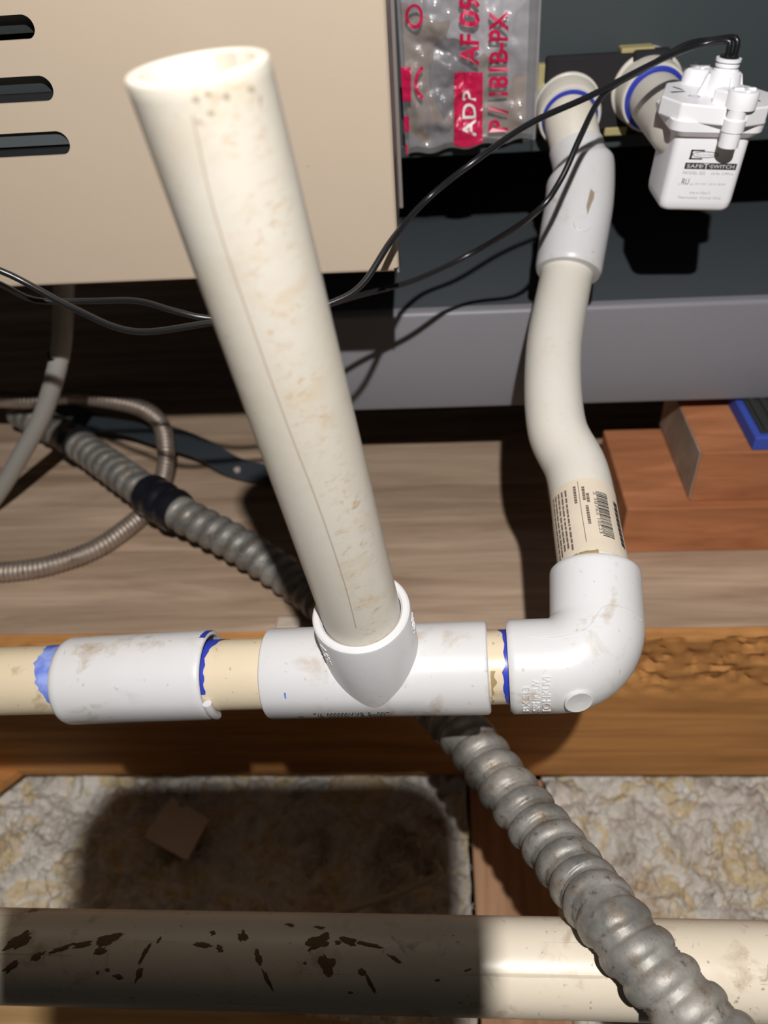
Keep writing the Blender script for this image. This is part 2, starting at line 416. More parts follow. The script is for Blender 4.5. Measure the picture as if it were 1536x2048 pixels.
def wool_bay(name, x0, x1, y0, y1, seed, label):
    st = 1.6; nu = int((x1-x0)/st); nvv = int((y1-y0)/st)
    def f(a, b):
        x = x0+(x1-x0)*a; y = y0+(y1-y0)*b
        p = V((x*.018+seed, y*.018, 0))
        h = 13*noise.fractal(p, 1.0, 2.1, 3)
        d = noise.voronoi(V((x*.045+seed, y*.045, 1)))[0]; h += 13*(.5-d[0])
        d = noise.voronoi(V((x*.11+2*seed, y*.11, 4)))[0]; h += 6*(.5-d[0])
        h += 5.0*noise.fractal(V((x*.16+seed, y*.16, 2)), .6, 2.3, 5)
        q = V((noise.noise(V((x*.06, y*.06, 7))), noise.noise(V((x*.06, y*.06, 17))), 0))*3
        zz = -170+h
        if y > 292: zz = min(zz, -159)
        return V((x+q.x, y+q.y, zz))
    g = grid(f, nu, nvv); fv, ff = list(g[0]), list(g[1]); rnd = random.Random(int(seed*10))
    for _ in range(int((x1-x0)*(y1-y0)*.05)):
        a_, b_ = rnd.random(), rnd.random(); p = f(a_, b_)
        if p.y > 286: continue
        an = rnd.uniform(0, 6.28); ln_ = rnd.uniform(4, 13); wv = rnd.uniform(.15, .4)
        dx, dy = math.cos(an)*ln_, math.sin(an)*ln_; up0 = rnd.uniform(.2, 1.0); up1 = rnd.uniform(1.0, 4.5); bend = rnd.uniform(-.35, .35)
        n0 = len(fv)
        for k in range(4):
            t = k/3; c = V((p.x+dx*t-dy*bend*t*t, p.y+dy*t+dx*bend*t*t, p.z+up0+up1*math.sin(math.pi*t)))
            sd_ = V((-dy, dx, ln_*.5)).normalized()*wv*(1-.6*t); fv += [c-sd_, c+sd_]
        ff += [(n0+2*k, n0+2*k+1, n0+2*k+3, n0+2*k+2) for k in range(3)]
    g = (fv, ff)
    o = obj(name, g[:2], M_WOOL, sharp=180); tag(o, label, 'insulation', None, 'stuff'); return o
wool_bay('loose_insulation', -430, 18, 60, 350, 1.3, 'grey and yellow loose fill insulation in the shaded bay beside the muddy pipe')
wool_bay('loose_insulation', 75, 330, 60, 350, 8.1, 'grey and yellow loose fill insulation in the lit bay right of the big conduit')
# things lying in the left bay
k0, k1 = U(75, 1510, z=-158), U(-60, 1615, z=-150); dv = (k1-k0).normalized(); sd = V((-dv.y, dv.x, 0))*7
def bar(p, q, side, th):
    up = V((0, 0, th)); c = [p-side, p+side, q+side, q-side]
    return [v for v in c]+[v+up for v in c], [(0,3,2,1),(4,5,6,7),(0,1,5,4),(1,2,6,5),(2,3,7,6),(3,0,4,7)]
tag(obj('wood_strip', bar(k0, k1, sd, 7), M_BEAM, smooth=False), 'narrow brown wood strip lying across the insulation at the left edge', 'wood strip')
cc = [U(345, 1595, z=-150), U(418, 1640, z=-150), U(375, 1722, z=-150), U(290, 1675, z=-150)]
nx_ = (cc[1]-cc[0]); ny_ = (cc[3]-cc[0])
cpoly = [cc[0], cc[0]+nx_*.2, cc[0]+nx_*.24+ny_*.10, cc[0]+nx_*.36+ny_*.10, cc[0]+nx_*.42, cc[1], cc[2], cc[3]]
tag(obj('card_scrap', prism([(p.x, p.y) for p in cpoly], -151, -148.6), M_CARD, smooth=False), 'small square scrap of pale card lying on the shaded insulation', 'card')
tag(obj('dry_stem', sweep(resample(catmull([U(640, 1835, z=-146), U(740, 1806, z=-146), U(830, 1772, z=-145), U(880, 1745, z=-143), U(868, 1722, z=-143)], 3), 3), 2.0, 8), M_STEM), 'thin pale stem lying on the insulation behind the muddy pipe', 'stem')

# ------------------------------------------------------------------ blocks and pad that carry the machine
P = U(1238, 1106, z=0)
tag(obj('support_block', box(P.x, P.x+260, P.y, P.y+86, 0, 38, 1.2), M_BLOCK, smooth=False), 'red brown timber block lying directly on the plywood at the right', 'wood block')
ub = empty('support_block', (U(1397, 1003, z=38).x+100, 425, 38), 'shorter red brown timber block on top of the lower block, grey sawn end showing', 'wood block')
P = U(1397, 1003, z=38); x0 = P.x-6
obj('timber', box(x0+.6, x0+210, P.y, P.y+84, 38.1, 76, 1.2), M_BLOCK, ub, smooth=False)
obj('sawn_end', box(x0, x0+.8, P.y+1.5, P.y+82, 39.3, 75), M_END, ub, smooth=False)
pd = empty('vibration_pad', (230, 425, 76), 'blue edged rubber pad on the upper timber block under the machine', 'pad')
px0 = U(1507, 908, z=76).x
obj('blue_core', box(px0, px0+70, P.y+1, P.y+76, 76.1, 85.5, 1), M_PADBLUE, pd, smooth=False)
obj('rubber_face', box(px0+4, px0+66, P.y+5, P.y+72, 85.5, 87, .4), M_PADTOP, pd, smooth=False)
rib0 = None
for i in range(9):
    x = px0+6+i*6.7
    r = obj('rib', box(x, x+3.4, P.y+6, P.y+71, 87, 88.8, .5), M_PADTOP, pd, smooth=False)

# ------------------------------------------------------------------ dark machine at the right: cabinet, rail
WALL_Y, RAIL_Y = 475.0, 421.0
mc = empty('dark_cabinet', (100, 560, 89), 'dark slate metal cabinet with a grey base rail behind the white elbow', 'cabinet')
zb = 225.6
obj('front_panel', box(-60, 480, WALL_Y, WALL_Y+3, zb, 560, .8), M_SLATE, mc, smooth=False)
obj('panel_lip', box(-60, 480, WALL_Y-2.5, WALL_Y, zb, zb+7, .8), M_SLATE, mc, smooth=False)
obj('base_tray', box(-75, 480, RAIL_Y+6, 760, 152.2, 155, .2), M_TRAY, mc, smooth=False)
def rail_geo():
    sec = [(RAIL_Y+7, 155.1)] + [(RAIL_Y+2.6-2.6*math.sin(t*math.pi/12), 152.5+2.6*math.cos(t*math.pi/12)) for t in range(7)] + [(RAIL_Y, 120), (RAIL_Y, 91)] + [(RAIL_Y+1, 89), (RAIL_Y+26, 89)]
    sec = sec + [(y_+1.6 if i > 0 else y_, z_-(1.6 if i < 3 else 0)+(1.6 if i > len(sec)-3 else 0)) for i, (y_, z_) in reversed(list(enumerate(sec)))]
    m = len(sec); vs_ = [V((x, y_, z_)) for x in (-75, 480) for y_, z_ in sec]
    fs = [(k, (k+1) % m, m+(k+1) % m, m+k) for k in range(m)] + [tuple(range(m-1, -1, -1)), tuple(range(m, 2*m))]
    return vs_, fs
obj('base_rail', rail_geo(), M_RAIL, mc, sharp=35)
obj('back_panel', box(-75, 480, 756, 760, 155, 560), M_DARK, mc, smooth=False)
obj('side_panel', box(-75, -72, WALL_Y+90, 760, 155, 560), M_DARK, mc, smooth=False)

# ------------------------------------------------------------------ beige cabinet with louvre slots
FB = 328.0
bc = empty('beige_cabinet', (-180, 380, 224), 'beige enamelled metal cabinet with three long slots behind the standing pipe', 'cabinet')
XR = -16.0; ZB = 224.5
slots = []
for (pxr, top, bot) in ((67, 30, 81), (106, 152, 205), (142, 263, 312)):
    zt = U(pxr-45, top, y=FB).z; zl = U(pxr-45, bot, y=FB).z; xr = U(pxr, (top+bot)/2, y=FB).x
    slots.append((xr, zl, zt))
xs = sum(s[0] for s in slots)/3
def panel_geo():
    # one sheet with three punched slots, folded at the right edge; strips around each stadium hole
    y0, y1 = FB, FB+1.4; xl = -430
    outer = []; vs_, fs = [], []
    bm = bmesh.new()
    def quad(xa, xb, za, zc):
        f = [bm.verts.new((xa, y0, za)), bm.verts.new((xb, y0, za)), bm.verts.new((xb, y0, zc)), bm.verts.new((xa, y0, zc))]; bm.faces.new(f)
    zs = [ZB]; 
    order = sorted(slots, key=lambda s: s[1])
    prev = ZB
    for (xr, za, zc) in order:
        quad(xl, XR, prev, za); rr = (zc-za)/2; cx = xs-rr; cz = (za+zc)/2
        slot_left = cx-118
        quad(xl, slot_left-rr, za, zc)
        arc = [(cx+rr*math.sin(t*math.pi/16), cz-rr*math.cos(t*math.pi/16)) for t in range(17)]
        prevv = None
        for k in range(16):
            (xa, z_a), (xb, z_b) = arc[k], arc[k+1]
            bm.faces.new([bm.verts.new((xa, y0, z_a)), bm.verts.new((XR, y0, z_a)), bm.verts.new((XR, y0, z_b)), bm.verts.new((xb, y0, z_b))])
        arc = [(slot_left-rr*math.sin(t*math.pi/16), cz-rr*math.cos(t*math.pi/16)) for t in range(17)]
        for k in range(16):
            (xa, z_a), (xb, z_b) = arc[k], arc[k+1]
            bm.faces.new([bm.verts.new((slot_left-rr, y0, z_a)), bm.verts.new((xa, y0, z_a)), bm.verts.new((xb, y0, z_b)), bm.verts.new((slot_left-rr, y0, z_b))])
        prev = zc
    quad(xl, XR, prev, 560)
    bmesh.ops.remove_doubles(bm, verts=bm.verts[:], dist=1e-3)
    ret = bmesh.ops.extrude_face_region(bm, geom=bm.faces[:])
    bmesh.ops.translate(bm, verts=[e for e in ret['geom'] if isinstance(e, bmesh.types.BMVert)], vec=(0, 1.4, 0))
    bmesh.ops.recalc_face_normals(bm, faces=bm.faces[:])
    return from_bm(bm)
obj('front_panel', panel_geo(), M_BEIGE, bc, smooth=False)
# rounded fold at the right and bottom edge
def fold(p0, p1, n_out, n_side, r=2.2):
    sec = [n_out*(r*math.cos(t*math.pi/12))+n_side*(r*math.sin(t*math.pi/12)) for t in range(7)]
    vs_ = [p+s for p in (p0, p1) for s in sec]; return vs_, [(k, k+1, 7+k+1, 7+k) for k in range(6)]
obj('edge_fold', join(fold(V((XR, FB+2.2, 560)), V((XR, FB+2.2, ZB)), V((0,-1,0)), V((1,0,0))), fold(V((-430, FB+2.2, ZB)), V((XR, FB+2.2, ZB)), V((0,-1,0)), V((0,0,-1)))), M_BEIGE, bc)
SD = 82
def side_geo():
    # side flange: sheet with a lengthwise step and three small oblong openings near the foot
    y0 = FB+2.2; x = XR+2.2
    cells = []
    bm = bmesh.new()
    ys = [0, 7, 8, 12, 20, 28, 36, 44, SD]; zs = [ZB-3, ZB+3, ZB+10, ZB+14, ZB+21, ZB+26, ZB+40, 560]
    holes = {(3, 1), (5, 3), (3, 3), (6, 1)}
    for i in range(len(ys)-1):
        for j in range(len(zs)-1):
            if (i, j) in holes: continue
            dx = -1.6 if ys[i] >= 8 else 0; dx2 = -1.6 if ys[i+1] >= 8 else 0
            bm.faces.new([bm.verts.new((x+dx, y0+ys[i], zs[j])), bm.verts.new((x+dx2, y0+ys[i+1], zs[j])), bm.verts.new((x+dx2, y0+ys[i+1], zs[j+1])), bm.verts.new((x+dx, y0+ys[i], zs[j+1]))])
    bmesh.ops.remove_doubles(bm, verts=bm.verts[:], dist=1e-3)
    ret = bmesh.ops.extrude_face_region(bm, geom=bm.faces[:])
    bmesh.ops.translate(bm, verts=[e for e in ret['geom'] if isinstance(e, bmesh.types.BMVert)], vec=(-1.0, 0, 0))
    bmesh.ops.recalc_face_normals(bm, faces=bm.faces[:])
    return from_bm(bm)
obj('side_flange', side_geo(), M_SIDE, bc, smooth=False)
obj('edge_strip', box(XR+.6, XR+2.6, FB+SD-4, FB+SD, ZB-3, 560, .6), M_SIDE, bc, smooth=False)
obj('bottom_flange', box(-430, XR, FB+2.2, FB+40, ZB-2.4, ZB-1), M_SIDE, bc, smooth=False)
obj('light_block_shell', box(-430, XR-30, FB+45, 780, ZB+2, 560), M_DARK, bc, smooth=False)  # added body behind the panel, blocks lamp light so the space below stays black
order = sorted(slots, key=lambda s: s[1])
for i, (xr, za, zc) in enumerate(order):
    # angled louvre blade behind each slot
    h = zc-za
    p = V((-300, FB+4, za-h*.1)); 
    yb = FB+(2.2, 6.5, 7.5)[i]; zl_ = za+h*(.38, .22, .12)[i]
    g = ([V((-300, yb, zl_)), V((xs+14, yb, zl_)), V((xs+14, FB+1.7, zc+1)), V((-300, FB+1.7, zc+1))], [(0, 1, 2, 3)])
    g = (g[0]+[v+V((0, .8, .8)) for v in g[0]], [(0,1,2,3),(7,6,5,4),(0,4,5,1),(1,5,6,2),(2,6,7,3),(3,7,4,0)])
    obj('louvre_blade', g, M_INNER, bc, smooth=False)

# ------------------------------------------------------------------ drain line: pipes and glued fittings in one piece
RP, RF = 13.35, 16.9
ML = U(0, 1362, d=314); MR = U(1130, 1330, d=284); ax = (MR-ML).normalized()
def on_axis(px):  # point of the main axis seen at this column
    best = None
    lo, hi = -200.0, 500.0
    for _ in range(60):
        mid = (lo+hi)/2; p = ML+ax*mid; v = p-CAM; x = 768+FPX*v.dot(RT)/v.dot(FW)
        if x < px: lo = mid
        else: hi = mid
    return ML+ax*lo
dl = empty('drain_line', on_axis(757)-V((0, 0, 17)), 'white plastic drain line of glued pipes, coupling, tee and elbows', 'drain pipe')
def axs(p): return (p-ML).dot(ax)
S = {k: axs(on_axis(px)) for k, px in dict(c0=137, c1=428, t0=540, t1=978, e0=1016, bl=98).items()}
A0 = ML-ax*160; REF = CAM-ML
def mp(s, th, r): return cyl_point(ML, MR, s, th, r)
ML_in = on_axis(1060)
pipe = obj('pipe', sweep([A0 + (ML_in-A0)*(i/60) for i in range(61)], RP, 40, ref=REF), M_CREAM, dl)
def fitting_prof(L, r, ri, ch=1.2):
    return [(3, ri), (.4, ri), (0, ri+.5), (0, r-ch), (ch*.5, r-.3), (ch*1.4, r), (L-ch*1.4, r), (L-ch*.5, r-.3), (L, r-ch), (L, ri+.5), (L-.4, ri), (L-3, ri)]
# coupling, slightly skewed on the pipe
cA, cB = ML+ax*S['c0'], ML+ax*S['c1']; sk = V((0, 0, 1))
cA = cA+DN*0.6; cB = cB-DN*0.2
L = (cB-cA).length
coup = obj('coupling', lathe(cA, cB, [(4, 13.4), (0.6, 13.5), (0, 14.2), (0, RF-2.2), (.8, RF-.8), (2.4, RF-.1), (4, RF), (L-3, RF), (L-1.2, RF-.15), (L-.3, RF-.5), (L, RF-1), (L, 15.2), (L-4, 14.6), (L-16, 14.2)], 56), M_FIT, dl)
# drip of cement at the lower right of the coupling
tpt = mp(S['c1']+1.5, 1.15, 15.6)
obj('cement_drip', sweep(resample([mp(S['c1']+1.6, t, 15.0) for t in [(.75+.1*i) for i in range(9)]], 1.2), lambda s, th: 1.7, 10), M_FIT, dl)
def patch(s0, s1, t0, t1, r, nu=10, nv=24):
    return grid(lambda a, b: mp(s0(t0+(t1-t0)*b)+(s1(t0+(t1-t0)*b)-s0(t0+(t1-t0)*b))*a, t0+(t1-t0)*b, r), nu, nv)[:2]
w_ = lambda t: 7.0*max(0, min(1, (1.0-t)/1.2))*(1+.08*math.sin(9*t))+.5*math.sin(23*t)
obj('blue_primer', patch(lambda t: S['c0']-max(.05, w_(t)), lambda t: S['c0']+2, -1.75, 1.0, RP+.12), M_WASH, dl)
w2 = lambda t: 1.0+5.2*max(0, (-.62-t))**1.0+.35*math.sin(17*t)
obj('blue_primer', patch(lambda t: S['c1']-4, lambda t: S['c1']+max(.2, w2(t)), -1.9, .55, RP+.14), M_BLUE, dl)
obj('blue_smear', patch(lambda t: S['c1']-5.5+3*(t+1.25)**2, lambda t: S['c1']-.2, -1.62, -.95, RF+.08, 6, 12), M_BLUE, dl)
obj('blue_primer', patch(lambda t: S['e0']-1.2-1.6*max(0, -.9-t)*2-(.8 if .1 < t < 1 else 0)-.3*math.sin(13*t), lambda t: S['e0']+3, -1.8, 1.3, RP+.12), M_BLUE, dl)
obj('glue_stain', patch(lambda t: S['t1']+.6, lambda t: S['t1']+1.5+.8*math.sin(5*t)+.5*math.sin(19*t), .1, 1.2, RP+.1), mk('brown_glue', (.33,.24,.12), .6)[0], dl)
# tee
tA, tB = ML+ax*S['t0'], ML+ax*S['t1']; L = (tB-tA).length
SPT = U(393, 128, d=143); TC = on_axis(757)
up = (SPT-TC).normalized()
LB = 38.0
run = lathe(tA, tB, fitting_prof(L, RF, RP+.15, 1.0), 64)
br = lathe(TC, TC+up*LB, [(0, RF-.2), (10, RF), (LB-1.2, RF), (LB-.4, RF-.25), (LB, RF-.9), (LB, RP+1.0), (LB-.8, RP+.3), (LB-20, RP+.25)], 64)
# moulded webs where branch meets run
tee = obj('tee', join(run, br), M_FIT, dl, sharp=30)
sp_dir = up
# lot code inked along the lower side of the tee
s_ink = S['t0']+17; 
inks = []
for (str_, s0, wd, th0, hh) in (('7(61000000MM818m00!7', S['t0']+18.5, 28, 1.34, 5.0), ('=', S['t0']+12.5, 2, 1.30, 2.5)):
    inks.append(text_on(str_, lambda u, v, s0=s0, th0=th0: mp(s0+u, th0-v/RF, RF+.07), wd, hh))
obj('ink_code', join(*inks), M_INK, tee, smooth=False)
obj('blue_spot', patch(lambda t: S['t0']+9.6, lambda t: S['t0']+10.3, .42, .56, RF+.08, 2, 4), M_WASH, tee)
# raised marks on the branch side
br_pt = lambda h, th, r: cyl_point(TC, TC+up*60, h, th, r)
marks = []
for sgn, t0 in ((1, 1.12), (-1, -1.25)):
    g = text_on('NSF', lambda u, v: br_pt(LB-4-u, t0+v/RF, RF), 9, 3.6)
    marks.append(raise_flat(g, lambda v: (v-TC-up*((v-TC).dot(up))).normalized(), .3))
obj('raised_mark', marks[0], M_FIT, tee, smooth=False); obj('raised_mark', marks[1], M_FIT, tee, smooth=False)
# lower elbow
EC = on_axis(1196); RD0 = U(1190, 1150, d=299)
rd = (RD0-EC).normalized()
e0 = ML+ax*S['e0']; r1 = EC+rd*36.5
bend = 17.5
ang = math.acos(max(-1, min(1, ax.dot(rd)))); tl = bend*math.tan(ang/2)
pa, pb = EC-ax*tl, EC+rd*tl
arc = [ ]
for i in range(17):
    t = i/16; arc.append((1-t)**2*pa+2*t*(1-t)*EC+t*t*pb)
# true arc
cen = EC+((rd-ax).normalized())*(bend/math.cos(ang/2)); arc = []
nrm = (pa-cen).normalized(); tan = ax
for i in range(17):
    a = ang*i/16; arc.append(cen+nrm*(bend*math.cos(a))+tan*(bend*math.sin(a)))
path = resample([e0, pa], 1.2)[:-1]+arc+resample([pb, r1], 1.2)[1:]
Ltot = frames(path)[-1][4]; Le = (pa-e0).length; La = bend*ang
def elbow_r(s, th):
    e = min(s, Ltot-s); r = RF
    if e < 1.6: r = RF-1.1*((1.6-e)/1.6)**2
    if Le < s < Le+La: r = RF+.5*math.sin(math.pi*(s-Le)/La)
    return r
eg = sweep(path, elbow_r, 56, (True, True))
elb = obj('elbow', eg, M_FIT, dl)
EB = BVHTree.FromPolygons([v[:] for v in eg[0]], eg[1])
def hit(bvh, px, py):
    r = (FW + RT*((px-768)/FPX) + DN*((py-1024)/FPX)).normalized()
    h = bvh.ray_cast(CAM, r); return (h[0], h[1]) if h[0] is not None else (None, None)
def surf_patch(bvh, geo, h):
    """lift measured lettering onto a fitting's surface"""
    top, nn, ok = [], [], []
    for (px, py) in geo[0]:
        p, n = hit(bvh, px, py)
        if p is None: top.append(V((0,0,0))); nn.append(V((0,0,1))); ok.append(False)
        else:
            if n.dot(CAM-p) < 0: n = -n
            top.append(p); nn.append(n); ok.append(True)
    fs = [f for f in geo[1] if all(ok[i] for i in f)]
    used = sorted({i for f in fs for i in f}); idx = {i: k for k, i in enumerate(used)}
    if not used: return None
    vs_ = [top[i] for i in used]; ns = [nn[i] for i in used]; fs = [tuple(idx[i] for i in f) for f in fs]
    it = {id(v): n for v, n in zip(vs_, ns)}
    return raise_flat((vs_, fs), lambda v: it[id(v)], h)
raised = []
for (s, xc, h, y0, y1) in (('BX.S13', 1052, 15, 1421, 1374), ('SRHKRUV', 1072, 15, 1421, 1361), ('IOHKUVI', 1093, 17, 1421, 1353)):
    tv, tf = text_geo(s); Lx = max(v[0] for v in tv)
    g = surf_patch(EB, ([(xc+h/2-v[1]*h, y0-v[0]/Lx*(y0-y1)) for v in tv], tf), .45)
    if g: raised.append(g)
if raised: obj('raised_lettering', join(*raised), M_FIT, elb, smooth=False)
p, n = hit(EB, 1157, 1402)
if p:
    if n.dot(CAM-p) < 0: n = -n
    obj('moulding_disc', lathe(p-n*1.2, p+n, [(0, 5.0), (1.9, 5.0), (2.1, 4.6), (2.0, 4.2), (1.8, 0.01)], 36), M_FIT, elb, sharp=25)
seam = []
for q in [(1018, 1272), (1090, 1275), (1150, 1266), (1180, 1250), (1196, 1225), (1212, 1210), (1240, 1213), (1265, 1225), (1283, 1240)]:
    p, n = hit(EB, *q)
    if p: seam.append(p)
if len(seam) > 3: obj('mould_seam', sweep(resample(catmull(seam, 2), 1.5), .28, 6), M_FIT, elb)
# riser pipe running back to the dark cabinet
rp = [EC+rd*8, EC+rd*30, U(1176, 1075, d=317), U(1154, 945, d=343), U(1112, 850, d=361), U(1107, 700, d=385), U(1131, 560, d=407), U(1140, 510, d=411)]
rpath = resample(catmull(rp, 3), 2.5)
ris = obj('riser_pipe', sweep(rpath, RP, 40), M_RISER, dl)
RFR = frames(rpath)
def riser_pt(s, th, r):
    for i in range(len(RFR)-1):
        if RFR[i+1][4] >= s: break
    a, b = RFR[i], RFR[i+1]; k = (s-a[4])/max(1e-6, b[4]-a[4])
    q = a[0].lerp(b[0], k); n_ = a[2].lerp(b[2], k).normalized(); bb = a[3].lerp(b[3], k).normalized()
    return q + n_*(r*math.cos(th)) + bb*(r*math.sin(th))
# paper label on the riser: lines of small print and a bar code
def s_at(py):
    best = min(RFR, key=lambda f: abs(1024+FPX*(f[0]-CAM).dot(DN)/(f[0]-CAM).dot(FW)-py)); return best[4]
s0, s1 = s_at(1152), s_at(1006)
# theta sign: positive should be image right
tst = riser_pt((s0+s1)/2, .5, RP)-riser_pt((s0+s1)/2, 0, RP); SG = 1 if tst.dot(RT) > 0 else -1
lab = obj('paper_label', grid(lambda a, b: riser_pt(s0+(s1-s0)*b, SG*(-1.45+3.1*a), RP+.12), 40, 16)[:2], painted('aged_label_paper', (.72,.63,.51), .7, .12, 60), ris)
rl = lambda u, th: riser_pt(s0+u, SG*th, RP+.2)   # u along pipe upwards
LL = s1-s0; pr = []
random.seed(3)
for k in range(5):
    th = -1.12+k*.135; u = LL-3.5-k*.2
    while u > 5:
        wl = random.uniform(1.2, 4.2); pr.append(grid(lambda a, b, th=th, u=u, wl=wl: rl(u-wl*a, th+.062*b), 3, 1)[:2]); u -= wl+random.uniform(.35, .8)
for th, ua, ub_ in ((-.30, LL-4, LL-14), (-.05, LL-5, LL-13), (.06, LL-9, LL-13), (.0, LL-16, LL-27)):
    u = ua
    while u > ub_:
        wl = random.uniform(.7, 1.6); pr.append(grid(lambda a, b, th=th, u=u, wl=wl: rl(u-wl*a, th+.085*b), 2, 1)[:2]); u -= wl+.25
pr.append(grid(lambda a, b: rl(LL-1.5-(LL-6)*a, -.145+.018*b), 10, 1)[:2])
obj('small_print', join(*pr), M_INKB, lab, smooth=False)
bars = []; u = LL-7.5
while u > 8:
    wl = random.choice((.25, .25, .4, .6, .8)); bars.append(grid(lambda a, b, u=u, wl=wl: rl(u-wl*b, .36+.36*a), 6, 1)[:2]); u -= wl+random.choice((.22, .3, .45))
u = LL-9
while u > 7:
    bars.append(grid(lambda a, b, u=u: rl(u-2.6*b, .98+.2*a), 3, 1)[:2]); u -= 3.0
bars.append(text_on('2 38765 10523', lambda u_, v: rl(LL-8-u_, .27+v/RP), LL-17, 1.1))
obj('bar_code', join(*bars), M_INK, lab, smooth=False)
# glue at the elbow mouth
obj('glue_bead', grid(lambda a, b: riser_pt(s0-1.6+1.8*b+.7*noise.noise(V((a*14, 0, 5))), SG*(-.75+.9*a), RP+.35+.35*math.sin(b*math.pi)), 24, 3)[:2], mk('dried_glue', (.35,.26,.12), .5)[0], ris)
# upper elbow
q5, q3, q2, q1 = U(1136, 546, d=407), U(1162, 378, d=415), U(1152, 295, d=418), U(1139, 235, y=455)
w1 = V((q1.x+.5, WALL_Y, q1.z+3.5))
upath = resample(catmull([q5, q5.lerp(q3, .5), q5.lerp(q3, .86), U(1160, 335, d=416.5), q2], 2), 1.5)
LU = frames(upath)[-1][4]
def up_r(s, th):
    r = RF+.7*min(1, s/25)
    if s < 2: r = RF-.9*((2-s)/2)**2
    k = s-(LU-17)-5.5*math.sin(th)-2.5*math.cos(th)
    if k > 0:
        t = min(1, k/5.0); r = RF+.7-3.4*t*t*(3-2*t)
    return r
ue = obj('upper_elbow', sweep(upath, up_r, 48), M_FIT, dl)
UB = BVHTree.FromPolygons([v[:] for v in sweep(upath, up_r, 48)[0]], sweep(upath, up_r, 48)[1])
p, n = hit(UB, 1165, 447)
if p:
    if n.dot(CAM-p) < 0: n = -n
    obj('moulding_disc', lathe(p-n, p+n, [(0, 4.4), (1.35, 4.4), (1.5, 4.0), (1.3, 0.01)], 32), M_FIT, ue, sharp=25)
scar = []
for q in [(1181, 378), (1189, 384), (1188, 396), (1182, 410), (1175, 430), (1173, 412)]:
    p, n = hit(UB, *q)
    if p: scar.append(p + (CAM-p).normalized()*.25)
if len(scar) == 6: obj('glue_scar', (scar, [(0, 1, 2, 3, 4, 5)]), mk('dark_glue', (.30,.245,.17), .7)[0], ue, smooth=False)
obj('stub_pipe', sweep(resample([q2+(q2-q1)*.05, q1, w1], 2), RP, 36), M_RISER, dl)
qd = (q2-q1).normalized()
c_in = q1+(w1-q1)*.05
obj('wall_collar', lathe(w1, q1, [(-1, 17.6), (8, 17.6), (8.6, 17.4), (9, 16.9), (19, 16.7), (20.5, 16.3), (21.5, 15.8), (21.5, 14.6), (20, 13.6)], 48), M_RISER, dl, sharp=30)
obj('blue_primer', lathe(w1, q1, [(20.8, 14.9), (21.9, 14.6), (22.6, 14.0), (23.4, 13.6)], 48), M_BLUE, dl)

# ------------------------------------------------------------------ loose standing pipe in the tee
foot = TC+up*(LB-19)
top = SPT
L = (top-foot).length
# the saw cut at the top is not quite square: tilt of the mouth
sv = lathe(foot, top, [(0, 10.5), (0, RP)] + [(L*i/60, RP) for i in range(1, 60)] + [(L-.9, RP), (L-.25, RP-.25), (L, RP-.7), (L, 10.9), (L-.4, 10.5), (L-12, 10.45), (L-90, 10.4)], 64)
ctop = foot+(top-foot)
tilt = RT*0.0
pts = []
for v in sv[0]:
    h = (v-foot).dot(up)
    if h > L-20:
        off = v-(foot+up*h); v = v + up*((h-(L-20))/20)*(off.dot(RT)*-.02 + off.dot(DN)*.15)
    pts.append(v)
sp = empty('standing_pipe', foot, 'tall open ended cream plastic pipe standing upright in the tee', 'pipe')
spo = obj('tube', (pts, sv[1], sv[2]), M_STAND, sp, sharp=50)
SB = BVHTree.FromPolygons([v[:] for v in sv[0]], sv[1])
ln = []
for q in [(385, 230), (430, 430), (500, 640), (575, 850), (640, 1020), (690, 1170), (712, 1255)]:
    p, n = hit(SB, *q)
    if p: ln.append(p)
if len(ln) > 2: obj('scored_line', sweep(resample(catmull(ln, 6), 4), .16, 6), mk('faint_score', (.42,.34,.24), .6)[0], sp)
sm = []
def smudge(px, py, w_, h_, seed):
    c = []
    for i in range(14):
        a = 2*math.pi*i/14; k = 1+.45*noise.noise(V((math.cos(a)*1.7, math.sin(a)*1.7, seed)))
        p, n = hit(SB, px+w_*k*math.cos(a), py+h_*k*math.sin(a))
        if p is None: return
        c.append(p+(CAM-p).normalized()*.06)
    sm.append((c, [tuple(range(14))]))
for i, (a, b, c, d_) in enumerate([(393, 199, 9, 6), (415, 186, 8, 5), (453, 193, 8, 8), (422, 226, 7, 6), (503, 178, 7, 7), (398, 243, 7, 3), (520, 200, 3, 9)]): smudge(a, b, c, d_, i*3.1)
if sm: obj('glue_smudges', join(*sm), mk('old_glue_smudge', (.42,.36,.27), .6)[0], sp, smooth=False)['kind'] = 'stuff'

# ------------------------------------------------------------------ muddy pipe in front
LLp, LRp = U(0, 1910, d=309), U(1536, 1943, d=286); d_ = (LRp-LLp).normalized()
lp = obj('muddy_pipe', sweep(resample([LLp-d_*160, LRp+d_*160], 6), 16.7, 48), M_LOW)
tag(lp, 'cream plastic pipe with brown mud smears crossing the foreground below the conduit', 'pipe')

